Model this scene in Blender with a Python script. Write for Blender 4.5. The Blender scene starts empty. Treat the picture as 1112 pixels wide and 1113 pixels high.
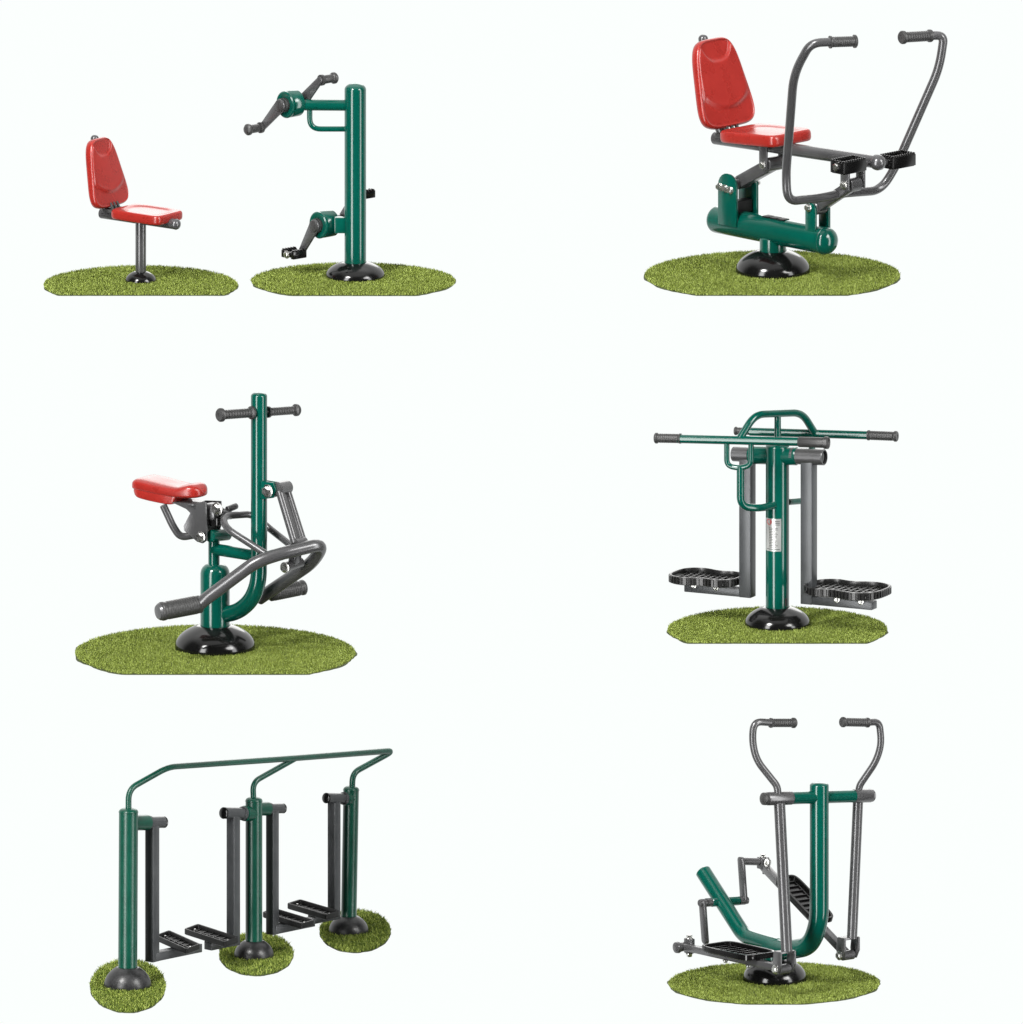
import bpy, bmesh, math, random
import numpy as np
from mathutils import Vector, Matrix
random.seed(7); rng = np.random.default_rng(11)
S = 0.007                       # metres per photo pixel
E = math.radians(11.3); SE, CE = math.sin(E), math.cos(E)
PI = math.pi
scene = bpy.context.scene
col = scene.collection

# ------------------------------------------------------------------ materials
def new_mat(name):
    m = bpy.data.materials.new(name); m.use_nodes = True
    nt = m.node_tree; b = nt.nodes['Principled BSDF']
    return m, nt, b
def paint(name, c, rough=.3, metal=0.0, coat=0.0, bump=.08, bscale=350, var=.12, vscale=9, rvar=.1, spec=.5, wear=0.0):
    m, nt, b = new_mat(name); N = nt.nodes; L = nt.links
    tc = N.new('ShaderNodeTexCoord')
    n1 = N.new('ShaderNodeTexNoise'); n1.inputs['Scale'].default_value = vscale; n1.inputs['Detail'].default_value = 6
    L.new(tc.outputs['Object'], n1.inputs['Vector'])
    r = N.new('ShaderNodeValToRGB')
    r.color_ramp.elements[0].position = .3; r.color_ramp.elements[1].position = .7
    r.color_ramp.elements[0].color = (*[x*(1-var) for x in c], 1)
    r.color_ramp.elements[1].color = (*[min(1, x*(1+var)) for x in c], 1)
    L.new(n1.outputs['Fac'], r.inputs['Fac'])
    out = r.outputs['Color']
    n2 = N.new('ShaderNodeTexNoise'); n2.inputs['Scale'].default_value = bscale; n2.inputs['Detail'].default_value = 3
    L.new(tc.outputs['Object'], n2.inputs['Vector'])
    if wear > 0:
        mx = N.new('ShaderNodeMix'); mx.data_type = 'RGBA'; mx.blend_type = 'OVERLAY'; mx.inputs['Factor'].default_value = wear
        L.new(out, mx.inputs[6]); L.new(n2.outputs['Fac'], mx.inputs[7]); out = mx.outputs[2]
    L.new(out, b.inputs['Base Color'])
    mr = N.new('ShaderNodeMapRange'); mr.inputs['To Min'].default_value = max(.03, rough-rvar); mr.inputs['To Max'].default_value = rough+rvar
    L.new(n1.outputs['Fac'], mr.inputs['Value']); L.new(mr.outputs['Result'], b.inputs['Roughness'])
    if bump < .03: bump = 0
    bp = N.new('ShaderNodeBump') if bump else None
    if not bp: n2.inputs['Detail'].default_value = 0
    else: bp.inputs['Strength'].default_value = bump; bp.inputs['Distance'].default_value = .002; L.new(n2.outputs['Fac'], bp.inputs['Height']); L.new(bp.outputs['Normal'], b.inputs['Normal'])
    b.inputs['Metallic'].default_value = metal
    b.inputs['Coat Weight'].default_value = coat; b.inputs['Coat Roughness'].default_value = .08
    b.inputs['Specular IOR Level'].default_value = spec
    return m
GREEN = paint('green powder coat', (.0002, .066, .047), .17, 0, .35, .006, 90, .05, 7, .02, spec=.4)
GREEN2 = paint('aged green powder coat', (.0003, .058, .035), .34, 0, .1, .02, 90, .14, 6, .05, wear=.05)
GREY = paint('grey metallic paint', (.108, .108, .111), .25, .5, 0, .006, 90, .06, 8, .02)
GREY2 = paint('slate grey paint', (.066, .07, .074), .38, .25, 0, .08, 260, .12, 8, .06, wear=.15)
GRIP = paint('dark rubber grip', (.036, .036, .036), .4, 0, 0, .05, 420, .12, 20, .06, wear=.2)
BLACK = paint('glossy black plastic', (.005, .005, .005), .14, 0, 0, .01, 120, .3, 6, .04, spec=.5)
BLACK2 = paint('worn black dome', (.018, .018, .019), .34, 0, 0, .3, 60, .5, 14, .12, wear=.6)
PEDAL = paint('black moulded plastic', (.006, .006, .006), .5, 0, 0, .1, 300, .3, 15, .08, spec=.22)
TREAD = paint('ribbed black plastic', (.014, .014, .014), .3, 0, 0, .15, 300, .3, 15, .05)
RED = paint('red moulded plastic', (.29, .017, .012), .28, 0, .1, .02, 380, .08, 7, .05)
STEEL = paint('zinc steel', (.62, .62, .6), .28, 1, 0, .1, 200, .15, 30, .1)
LABEL = paint('brushed label plate', (.55, .56, .55), .35, .6, 0, .03, 300, .05)
INK = paint('black ink', (.03, .03, .03), .5, 0, 0, 0)
INKR = paint('red ink', (.6, .03, .04), .5, 0, 0, 0)
BACKING = paint('turf backing', (.045, .06, .014), .9, 0, 0, .6, 120, .4, 30, .05)

def grass_mat(name, dark, mid, light):
    m, nt, b = new_mat(name); N = nt.nodes; L = nt.links
    a = N.new('ShaderNodeAttribute'); a.attribute_name = 'tint'
    tc = N.new('ShaderNodeTexCoord'); n = N.new('ShaderNodeTexNoise'); n.inputs['Scale'].default_value = 9
    n.inputs['Detail'].default_value = 5
    L.new(tc.outputs['Object'], n.inputs['Vector'])
    ad = N.new('ShaderNodeMath'); ad.operation = 'MULTIPLY_ADD'; ad.inputs[1].default_value = .5; 
    L.new(n.outputs['Fac'], ad.inputs[0]); 
    sb = N.new('ShaderNodeMath'); sb.operation = 'MULTIPLY_ADD'; sb.inputs[1].default_value = .9; sb.inputs[2].default_value = -.2
    L.new(a.outputs['Fac'], sb.inputs[0]); L.new(sb.outputs[0], ad.inputs[2])
    r = N.new('ShaderNodeValToRGB'); e = r.color_ramp.elements
    e[0].position = .05; e[0].color = (*dark, 1); e[1].position = .95; e[1].color = (*light, 1)
    k = e.new(.5); k.color = (*mid, 1)
    L.new(ad.outputs[0], r.inputs['Fac']); L.new(r.outputs['Color'], b.inputs['Base Color'])
    b.inputs['Roughness'].default_value = .55; b.inputs['Specular IOR Level'].default_value = .3
    return m
GRASS = grass_mat('artificial grass', (.10, .13, .016), (.215, .275, .038), (.40, .48, .125))
GRASS2 = grass_mat('bright artificial grass', (.035, .065, .006), (.16, .22, .025), (.42, .49, .11))

# ------------------------------------------------------------------ helpers
def tag(o, label=None, cat=None, group=None, kind=None):
    if label: o['label'] = label
    if cat: o['category'] = cat
    if group: o['group'] = group
    if kind: o['kind'] = kind
    return o

class MB:
    def __init__(s): s.bm = bmesh.new()
    def _ring(s, c, x, y, r, n):
        return [s.bm.verts.new(c + x*(math.cos(2*PI*i/n)*r) + y*(math.sin(2*PI*i/n)*r)) for i in range(n)]
    def loft(s, rings, cap0=True, cap1=True):
        for a, b in zip(rings, rings[1:]):
            n = len(a)
            for i in range(n):
                j = (i+1) % n
                s.bm.faces.new((a[i], a[j], b[j], b[i]))
        if cap0: s.bm.faces.new(rings[0][::-1])
        if cap1: s.bm.faces.new(rings[-1])
    def sweep(s, pts, rads, n=28):
        t0 = (pts[1]-pts[0]).normalized()
        ref = Vector((0, 0, 1)) if abs(t0.z) < .9 else Vector((1, 0, 0))
        x = (ref - t0*ref.dot(t0)).normalized(); rings = []
        for i, p in enumerate(pts):
            if i == 0: t = t0
            elif i == len(pts)-1: t = (pts[i]-pts[i-1]).normalized()
            else:
                t = ((pts[i+1]-pts[i]).normalized() + (pts[i]-pts[i-1]).normalized()).normalized()
            x = (x - t*x.dot(t)).normalized(); y = t.cross(x)
            rings.append(s._ring(p, x, y, rads[i], n))
        s.loft(rings)
    def tube(s, pts, r, bend=None, smooth=False, ends='bevel', n=28):
        """round tube through pts; bend = corner rounding length"""
        pts = [Vector(p) for p in pts]
        P = []
        if smooth and len(pts) > 2:
            q = [pts[0]*2-pts[1]] + pts + [pts[-1]*2-pts[-2]]
            for i in range(1, len(q)-2):
                for k in range(8):
                    t = k/8; a, b, c, d = q[i-1:i+3]
                    P.append(.5*((2*b) + (c-a)*t + (2*a-5*b+4*c-d)*t*t + (3*b-a-3*c+d)*t**3))
            P.append(pts[-1])
        elif len(pts) > 2:
            bend = bend if bend is not None else r*3
            P.append(pts[0])
            for i in range(1, len(pts)-1):
                a, b, c = pts[i-1:i+2]
                l0, l1 = (a-b).length, (c-b).length
                d = min(bend, l0*.48, l1*.48)
                p0 = b+(a-b).normalized()*d; p2 = b+(c-b).normalized()*d
                for k in range(9):
                    t = k/8; P.append(p0*(1-t)**2 + b*2*t*(1-t) + p2*t*t)
            P.append(pts[-1])
        else: P = pts
        R = [r]*len(P)
        def end(P, R, dome):
            d = (P[0]-P[1]).normalized(); L = (P[0]-P[1]).length
            if dome:
                h = min(r*.9, L*.6) if dome is True else dome; base = P[0]-d*h; new = []; nr = []
                for k in range(7):
                    a = k/7*PI/2; new.append(base + d*h*math.cos(a)); nr.append(max(r*.02, r*math.sin(a)))
                return new+[base]+P[1:], nr+[r]+R[1:]
            bv = r*.12
            return [P[0], P[0]-d*bv] + P[1:], [r-bv, r] + R[1:]
        e0, e1 = (ends if isinstance(ends, tuple) else (ends, ends))
        P, R = end(P, R, {'dome': True, 'bevel': False}.get(e0, e0))
        P.reverse(); R.reverse()
        P, R = end(P, R, {'dome': True, 'bevel': False}.get(e1, e1))
        s.sweep(P, R, n); return s
    def prof(s, p0, axis, prof, n=32):
        """lathe: prof = [(distance along axis, radius)]"""
        p0 = Vector(p0); t = Vector(axis).normalized()
        ref = Vector((0, 0, 1)) if abs(t.z) < .9 else Vector((1, 0, 0))
        x = (ref - t*ref.dot(t)).normalized(); y = t.cross(x)
        s.loft([s._ring(p0+t*d, x, y, max(r, 1e-5), n) for d, r in prof]); return s
    def _merge(s, b2):
        me = bpy.data.meshes.new('tmp'); b2.to_mesh(me); b2.free(); s.bm.from_mesh(me); bpy.data.meshes.remove(me)
    def prism(s, poly, ext, bev=0.0, seg=2):
        """polygon of 3D points extruded along ext (centred)"""
        b = bmesh.new(); ext = Vector(ext)
        lo = [b.verts.new(Vector(p)-ext/2) for p in poly]; hi = [b.verts.new(Vector(p)+ext/2) for p in poly]; n = len(poly)
        b.faces.new(lo[::-1]); b.faces.new(hi)
        for i in range(n): b.faces.new((lo[i], lo[(i+1) % n], hi[(i+1) % n], hi[i]))
        bmesh.ops.recalc_face_normals(b, faces=b.faces)
        if bev:
            ed = [e for e in b.edges if len(e.link_faces) == 2 and e.calc_face_angle(0) > .5]
            bmesh.ops.bevel(b, geom=ed, offset=bev, segments=seg, profile=.5, affect='EDGES', clamp_overlap=True)
        s._merge(b); return s
    def box(s, c, a, b, h, bev=0.0):
        """box about c, full edge vectors a, b, h"""
        c, a, b, h = map(Vector, (c, a, b, h))
        return s.prism([c-a/2-b/2, c+a/2-b/2, c+a/2+b/2, c-a/2+b/2], h, bev)
    def beam(s, p0, p1, up, w, h, bev=0.0):
        """rectangular bar p0-p1: h along up, w across"""
        p0, p1 = Vector(p0), Vector(p1); t = (p1-p0).normalized(); up = Vector(up)
        side = t.cross(up).normalized(); u = side.cross(t).normalized()
        return s.box((p0+p1)/2, side*w, u*h, p1-p0, bev)
    def bolt(s, c, axis, r, h=None):
        h = h or r*.9
        s.prof(c, axis, [(0, r*1.35), (h*.22, r*1.35), (h*.25, r*1.3)], 20)
        return s.prof(Vector(c)+Vector(axis).normalized()*h*.2, axis, [(0, r), (h*.75, r), (h*.9, r*.85)], 6)
    def build(s, name, mat, parent=None, ang=38):
        bmesh.ops.recalc_face_normals(s.bm, faces=s.bm.faces)
        me = bpy.data.meshes.new(name); s.bm.to_mesh(me); s.bm.free()
        me.materials.append(mat)
        me.polygons.foreach_set('use_smooth', [True]*len(me.polygons))
        me.set_sharp_from_angle(angle=math.radians(ang))
        o = bpy.data.objects.new(name, me); col.objects.link(o)
        if parent: o.parent = parent
        return o

def bolts(parent, mat, *items):
    for it in items: MB().bolt(*it).build('bolt', mat, parent)
class Frame:
    """a machine's own frame: photo-crop pixels (scale k, corner ox,oy) to metres about its base point"""
    def __init__(s, k, ox, oy, bx, by):
        s.k, s.ox, s.oy, s.bx, s.by = k, ox, oy, bx, by
    def P(s, x, y, d=0): return Vector(((x-s.bx), d, ((s.by-y) - d*SE)/CE)) * (S/s.k)
    def V(s, x, d, z): return Vector((x, d, z)) * (S/s.k)
    def r(s, v): return v*S/s.k
    def root(s, name, label, cat):
        o = bpy.data.objects.new(name, None); col.objects.link(o)
        o.location = ((s.ox+s.bx/s.k-556)*S, 0, (556.5-(s.oy+s.by/s.k))*S/CE)
        return tag(o, label, cat)

def dome_base(F, root, r, h, pole_r, c=(0, 0), mat=None):
    m = MB(); pr = [(.0, r*.99), (h*.03, r), (h*.08, r*.998)]
    h *= 1.1; a1 = math.radians(58); c1 = math.cos(a1)
    for k in range(1, 19):
        a = k/18*a1
        pr.append((h*(.08+.92*math.sin(a)/math.sin(a1)), pole_r*1.1+(r-pole_r*1.1)*(math.cos(a)-c1)/(1-c1)))
    pr.append((h*1.0, pole_r*1.05)); pr.append((h*.9, pole_r*.9))
    m.prof(F.V(c[0], c[1], 4), (0, 0, 1), [(F.r(a), F.r(b)) for a, b in pr], 64)
    return m.build('base_dome', mat or BLACK, root, 60)

def grip(root, p0, p1, r, flange=1.35, mat=None, ribs=9, name='grip', inner=True):
    """ribbed rubber grip; p1 is the outer end"""
    p0, p1 = Vector(p0), Vector(p1); L = (p1-p0).length; pr = []
    if inner: pr += [(0, r*.8), (.01*L, r*flange*.95), (.06*L, r*flange*.95), (.09*L, r)]
    else: pr += [(0, r*.9), (.02*L, r)]
    for i in range(ribs):
        t = (.12+.72*i/ribs)*L; d = .72*L/ribs
        pr += [(t, r), (t+d*.15, r*1.03), (t+d*.6, r*1.03), (t+d*.75, r)]
    pr += [(.88*L, r), (.91*L, r*flange), (.97*L, r*flange), (L, r*flange*.85), (L*.995, r*.45), (L*.985, r*.4)]
    return MB().prof(p0, p1-p0, pr, 28).build(name, mat or GRIP, root, 50)

def cushion(O, U, V, N, hw0, hw1, L, T, relief, ex=4.5, rim=.16, nseg=120, mat=None, name='seat', parent=None, rings=26, under=.90):
    """moulded pad. O = centre; V runs from hw0 end to hw1 end, length L; N = outward face"""
    m = MB(); bm = m.bm
    def pt(th, s, d):
        c, sn = math.cos(th), math.sin(th)
        u = math.copysign(abs(c)**(2/ex), c); v = math.copysign(abs(sn)**(2/ex), sn)
        hw = hw0+(hw1-hw0)*(v*s*.5+.5); return (u*s, v*s, Vector(O)+U*(u*s*hw)+V*(v*s*L/2)+N*d)
    R = []
    def ring(s, d, rel=False):
        row = []
        for i in range(nseg):
            u, v, p = pt(2*PI*i/nseg, s, d)
            if rel: p = p + N*relief(u, v)
            row.append(bm.verts.new(p))
        R.append(row)
    ring(under, -T); ring(.4*under+.6, -T*.98); ring(.15*under+.85, -T*.9); ring(1, -T*.7); ring(1, -T*.4)
    for k in range(1, 6):
        a = k/5*PI/2
        ring(1-rim*.5*(1-math.cos(a)), -T*.4*(1-math.sin(a)), k > 3)
    s0 = 1-rim*.5
    for k in range(1, rings): ring(s0*(1-k/rings), 0, True)
    m.loft(R)
    return m.build(name, mat or RED, parent, 60)

def sm(a, b, x):
    t = max(0, min(1, (x-a)/(b-a))); return t*t*(3-2*t)
def back_relief(k):
    def f(u, v):
        top = sm(-.04, .05, v-(.48+.8*abs(u)**2.8))
        low = sm(-.05, .05, (-.55+.38*u*u)-v)
        lip = math.exp(-((v-(-.55+.38*u*u))/.05)**2)
        return k*(-1.0*top - .7*low + .35*lip + .7*(1-u*u)*.3 + .5*u*u*0)
    return f
def seat_relief(k):
    def f(u, v):
        q = max(abs(u), abs(v)); e = sm(.9, .62, (abs(u)**3+abs(v)**3)**(1/3))
        return -k*e*(.7+.3*(1-u*u))
    return f

def tray(F, root, O, A, B, h, name='footplate', slats=8, wall=.03, ribs=0, ex=5, waist=0.0, mat=None, bars=3, grid=False):
    """open moulded foot tray: O centre of its floor, A/B full length and width vectors (horizontal-ish), wall height h"""
    m = MB(); bm = m.bm; O, A, B = Vector(O), Vector(A), Vector(B); n = 72; Z = Vector((0, 0, 1))
    w = wall*A.length
    def outl(off, z):
        out = []
        for i in range(n):
            th = 2*PI*i/n; c, s_ = math.cos(th), math.sin(th)
            u = math.copysign(abs(c)**(2/ex), c); v = math.copysign(abs(s_)**(2/ex), s_)
            wd = 1 - waist*math.exp(-((u+.15)/.4)**2) - waist*.5*(1 if u < -.5 else 0)*sm(-.4, -1, u)
            a = (A.length/2-off); b = (B.length/2*wd-off)
            out.append(bm.verts.new(O + A.normalized()*u*a + B.normalized()*v*b + Z*z))
        return out
    R = [outl(w*.4, 0), outl(0, h*.08), outl(0, h*.94), outl(w*.12, h), outl(w*.8, h), outl(w, h*.94), outl(w, h*.25)]
    for a, b in zip(R, R[1:]):
        for i in range(n):
            j = (i+1) % n; bm.faces.new((a[i], a[j], b[j], b[i]))
    # floor sheet ring under the slats
    if grid:
        for i in range(n):
            j = (i+1) % n; bm.faces.new((R[-1][i], R[-1][j], R[0][j], R[0][i]))
    else:
        bm.faces.new(R[0][::-1]); bm.faces.new(R[-1])
    for i in range(slats):
        t = -.40+.80*i/(slats-1)
        wd = 1-waist*math.exp(-((t*2+.15)/.4)**2)
        m.box(O+A*t+Z*h*.4, A.normalized()*w*.6, B*(.86*wd), Z*h*.3, F.r(1))
    for i in range(bars):
        t = (-.3+.6*i/(bars-1)) if bars > 1 else 0
        m.box(O+B*t+Z*h*.38, A*.84, B.normalized()*w*.5, Z*h*.22, 0)
    if ribs:
        ring = [v.co.copy() for v in R[1]]; ring.append(ring[0]); cum = [0]
        for a, b in zip(ring, ring[1:]): cum.append(cum[-1]+(b-a).length)
        k = 0
        for i in range(ribs):
            t = cum[-1]*i/ribs
            while cum[k+1] < t: k += 1
            a, b = ring[k], ring[k+1]; q = a.lerp(b, (t-cum[k])/(cum[k+1]-cum[k])); tg = (b-a).normalized(); nn = tg.cross(Z)
            m.box(q+Z*h*.43, tg*(cum[-1]/ribs*.5), nn*F.r(10), Z*h*.84, 0)
    return m.build(name, mat or PEDAL, root, 40)

# ------------------------------------------------------------------ grass mats
def mat_obj(base, px, py, rx, rys, cut, label, bright=False, dens=12000, hmul=1.0):
    """round mat about photo point px,py; rx px wide; rys its half depth as seen; cut = line where the front is cut straight"""
    root = bpy.data.objects.new('grass_mat', None); col.objects.link(root)
    root.location = ((px-556)*S, (base-py)*S/SE, (556.5-base)*S/CE)      # level with the machine standing on it
    tag(root, label, 'grass mat', 'mats of artificial grass under the machines')
    a, b = rx*S, rys*S/SE; yc = -(cut-py)*S/SE if cut else -9e9
    T = .007
    m = MB(); n = 120; pts = []
    for i in range(n):
        th = 2*PI*i/n; jr = 1+.008*math.sin(th*13+px)+random.uniform(-.006, .006)
        x, y = a*math.cos(th)*jr, b*math.sin(th)*jr
        pts.append((x, max(y, yc+random.uniform(-.002, .002)), T/2))
    m.prism(pts, (0, 0, T-.002), 0)
    m.build('backing', BACKING, root)
    N = int(PI*a*b*dens*1.6)
    th = rng.uniform(0, 2*PI, N); rr = np.sqrt(rng.uniform(0, 1, N))*.995
    x = a*rr*np.cos(th); y = b*rr*np.sin(th); keep = y > yc+.004; x, y = x[keep], y[keep]; N = len(x)
    h = rng.uniform(.009, .020, N)*hmul; w = rng.uniform(.0015, .0032, N)*(1.3 if bright else 1)
    az = rng.uniform(0, 2*PI, N); ln = rng.uniform(0, .9, N)*h; la = rng.uniform(0, 2*PI, N)
    v = np.zeros((N, 5, 3)); dx, dy = np.cos(az)*w, np.sin(az)*w; lx, ly = np.cos(la)*ln, np.sin(la)*ln
    v[:, 0] = np.stack([x-dx, y-dy, np.full(N, T-.001)], 1); v[:, 1] = np.stack([x+dx, y+dy, np.full(N, T-.001)], 1)
    mx, my = x+lx*.35, y+ly*.35
    v[:, 2] = np.stack([mx+dx*.8, my+dy*.8, T+h*.6], 1); v[:, 3] = np.stack([mx-dx*.8, my-dy*.8, T+h*.6], 1)
    v[:, 4] = np.stack([x+lx, y+ly, T+h], 1)
    me = bpy.data.meshes.new('grass_blades')
    me.vertices.add(N*5); me.vertices.foreach_set('co', v.reshape(-1))
    base = np.arange(N)*5
    li = np.stack([base, base+1, base+2, base+3, base+3, base+2, base+4], 1).reshape(-1)
    me.loops.add(N*7); me.loops.foreach_set('vertex_index', li.astype(np.int32))
    me.polygons.add(N*2)
    ls = np.stack([np.arange(N)*7, np.arange(N)*7+4], 1).reshape(-1)
    me.polygons.foreach_set('loop_start', ls.astype(np.int32))
    try: me.polygons.foreach_set('loop_total', np.tile([4, 3], N).astype(np.int32))
    except Exception: pass
    me.update(calc_edges=True); me.validate()
    at = me.attributes.new('tint', 'FLOAT', 'POINT'); at.data.foreach_set('value', np.repeat(rng.uniform(0, 1, N), 5).astype(np.float32))
    me.materials.append(GRASS2 if bright else GRASS)
    o = bpy.data.objects.new('grass_blades', me); col.objects.link(o); o.parent = root
    tag(o, kind='stuff')
    return root

mat_obj(306.99, 153, 311, 106, 20.8, 321.8, 'round grass mat cut straight in front, under the red seat on a single grey post')
mat_obj(302.17, 384, 306.5, 111.5, 19.5, 322, 'round grass mat cut straight in front, under the tall green post with two cranks')
mat_obj(296.99, 839.5, 300.5, 139.5, 26.5, 321.8, 'wide round grass mat under the green rowing machine with red backrest')
mat_obj(706.10, 234, 711, 153, 30.5, 733.8, 'largest round grass mat, under the riding machine with the red saddle')
mat_obj(680.65, 845, 685.5, 120, 24.5, 700, 'round grass mat under the green post with two black footplates and wide handlebars')
mat_obj(1066.47, 841.5, 1070, 115.5, 23, 1092.3, 'round grass mat under the cross trainer with two tall grey arms')
mat_obj(1074.47, 139, 1073, 41.3, 28.5, None, 'small bright grass mat under the nearest left post of the three post walker', True, 8000, 1.5)
mat_obj(1074.47, 278.5, 1038.5, 40.5, 22.8, None, 'small bright grass mat under the middle post of the three post walker', True, 8000, 1.5)
mat_obj(1074.47, 386, 1013.3, 38.8, 22.8, None, 'small bright grass mat under the farthest right post of the three post walker', True, 8000, 1.5)

# ------------------------------------------------------------------ A  seat on a post
F = Frame(4.633, 30, 130, 570, 820); P, V, r = F.P, F.V, F.r
R = F.root('exercise_seat', 'red moulded seat with tall backrest on one short grey post and small black dome', 'seat')
f = Vector((.79, -.61, 0)); w = Vector((.61, .79, 0)); Z = Vector((0, 0, 1))
def A3(a, b, z): return (f*a + w*b + Z*z)*(S/F.k)
dome_base(F, R, 78, 48, 27)
MB().tube([V(0, 0, 20), V(0, 0, 318)], r(27)).build('post', GREY, R)
rail = MB().tube([A3(-250, 0, 326), A3(222, 0, 326)], r(27), ends='bevel').build('seat_rail', GREY, R)
MB().prof(A3(218, 0, 326), f, [(0, r(24)), (r(6), r(28)), (r(10), r(28)), (r(20), r(23)), (r(27), r(12)), (r(29), r(2))]).build('end_cap', GREY, rail)
MB().prof(A3(-246, 0, 326), -f, [(0, r(24)), (r(4), r(26)), (r(9), r(18))]).build('end_cap', GRIP, rail)
cushion(A3(38, 0, 378), w, f, Z, r(110), r(114), r(318), r(48), seat_relief(r(7)), ex=8, name='seat', parent=R)
bv = (A3(-251, 0, 709)-A3(-165, 0, 378)); Lb = bv.length; bn = bv.normalized(); nrm = w.cross(bn).normalized()
if nrm.dot(f) < 0: nrm = -nrm
cushion(A3(-208, 0, 543), w, bn, nrm, r(156), r(88), Lb*1.03, r(46), back_relief(r(9)), ex=4.6, rim=.2, name='backrest', parent=R)
br = MB(); br.tube([A3(-215, 0, 326), A3(-255, 0, 420), A3(-296, 0, 722)], r(21), bend=r(60), ends=('bevel', 'dome'))
br.build('backrest_tube', GREY, R)
bk = MB()
for b in (-26, 0, 26): bk.beam(A3(-150, b, 346), A3(-175, b, 392), w, r(12), r(10), r(1))
bk.box(A3(-172, 0, 354), f*r(60), w*r(110), Z*r(16), r(2))
bk.build('backrest_bracket', GRIP, R)
for z in (470, 640): MB().box(A3(-225-(z-420)*.25, 0, z), f*r(34), w*r(70), Z*r(40), r(3)).build('clamp', GRIP, R)
un = MB(); un.box(A3(38, 0, 346), f*r(220), w*r(150), Z*r(10), r(2)); un.build('seat_plate', GREY, R)
# ------------------------------------------------------------------ B  arm and pedal bike
F = Frame(4.277, 256, 70, 557, 993); P, V, r = F.P, F.V, F.r
R = F.root('arm_and_pedal_bike', 'tall green post with hand cranks at the top and pedal cranks low on its left', 'exercise machine')
dome_base(F, R, 138, 66, 50)
post = MB().tube([V(0, 0, 50), V(0, 0, 924)], r(50.5), ends=('bevel', r(30)), n=48).build('post', GREEN, R)
MB().prof(V(0, 0, 66), Z, [(0, r(51)), (r(3), r(53)), (r(7), r(53)), (r(10), r(50))], 48).build('collar', BLACK, post)
MB().tube([P(280, 188, 0), P(520, 190, 0)], r(26.5)).build('support_arm', GREEN, R)
MB().tube([P(345, 195, 0), P(345, 300, 0), P(520, 300, 0)], r(13), bend=r(62)).build('loop_handle', GREEN, R)
u = Vector((-.76, -.65, 0)); s_ = Vector((-.65, .76, 0))
def crank(C, near_len, far_len, off, pedals):
    """C drum centre; u = axis towards the viewer; off = crank offset (s, z) in crop px"""
    def X(t, s, z): return C + (u*t + s_*s + Z*z)*(S/F.k)
    d = MB().prof(X(-near_len[0]*1.0, 0, 0), u, [(0, r(56)), (r(3), r(62)), (r(near_len[0]*2-10), r(62)), (r(near_len[0]*2-6), r(59)), (r(near_len[0]*2-4), r(63)), (r(near_len[0]*2+4), r(63)), (r(near_len[0]*2+8), r(58)), (r(near_len[0]*2+8), r(38)), (r(near_len[0]*2+5), r(34))], 48)
    dr = d.build('crank_drum', GREEN, R)
    for sg, ft in ((1, near_len), (-1, far_len)):
        t0, t1 = ft
        b = MB().prof(X(sg*(t0-2), 0, 0), u*sg, [(0, r(34)), (r(t1-t0-8), r(34)), (r(t1-t0-8), r(28)), (r(t1-t0+6), r(30)), (r(t1-t0+12), r(26)), (r(t1-t0+15), r(14)), (r(t1-t0+16), r(2))])
        b.build('crank_hub', GRIP if sg > 0 else BLACK, dr)
        m = MB(); o = Vector((off[0]*sg, off[1]*sg)); L = o.length; e = o/L; q = Vector((-e.y, e.x))
        poly = []
        for k in range(9):
            a = PI/2 + PI*k/8; c = e*math.cos(a)*31 + q*math.sin(a)*31; poly.append(c)
        for k in range(9):
            a = -PI/2 + PI*k/8; c = o + e*math.cos(a)*17 + q*math.sin(a)*17; poly.append(c)
        tt = sg*(t1-2)
        m.prism([X(tt, c.x, c.y) for c in poly], u*r(12), r(2))
        arm = m.build('crank_arm', GREY, R)
        if not pedals:
            g0 = X(tt+sg*5, o.x, o.y); g1 = X(tt+sg*94, o.x, o.y)
            gg = MB().prof(g0, g1-g0, [(0, r(26)), (r(12), r(26)), (r(14), r(18)), (r(20), r(20)), (r(68), r(20)), (r(70), r(23)), (r(76), r(27)), (r(86), r(27)), (r(94), r(20)), (r(97), r(8))], 28)
            gg.build('hand_grip', GRIP, R)
        else:
            c0 = X(tt+sg*45, o.x, o.y)
            p = MB(); p.prof(X(tt, o.x, o.y), u*sg, [(0, r(12)), (r(90), r(12))], 20)
            for sd in (-1, 1):
                p.box(c0+s_*r(34)*sd, u*r(82), s_*r(20), Z*r(36), r(3))
                for q2 in range(5): p.box(c0+s_*r(34)*sd+u*r(-32+16*q2)+Z*r(20), u*r(7), s_*r(18), Z*r(8), r(1))
            for sd in (-1, 1): p.box(c0+u*r(34)*sd, u*r(10), s_*r(60), Z*r(24), r(2))
            pd = p.build('pedal', BLACK, R)
            MB().bolt(c0+u*sg*r(44), u*sg, r(14), r(10)).build('pedal_nut', STEEL, pd)
crank(P(260, 183, 0), (34, 70), (34, 66), (128, -122), False)
crank(P(418, 742, 60), (40, 68), (40, 104), (95, -140), True)
m = MB(); m.box(P(490, 745, 0), V(60, 0, 0), V(0, 50, 0), V(0, 0, 74), r(4)); m.build('mounting_block', GREEN, R)
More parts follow.
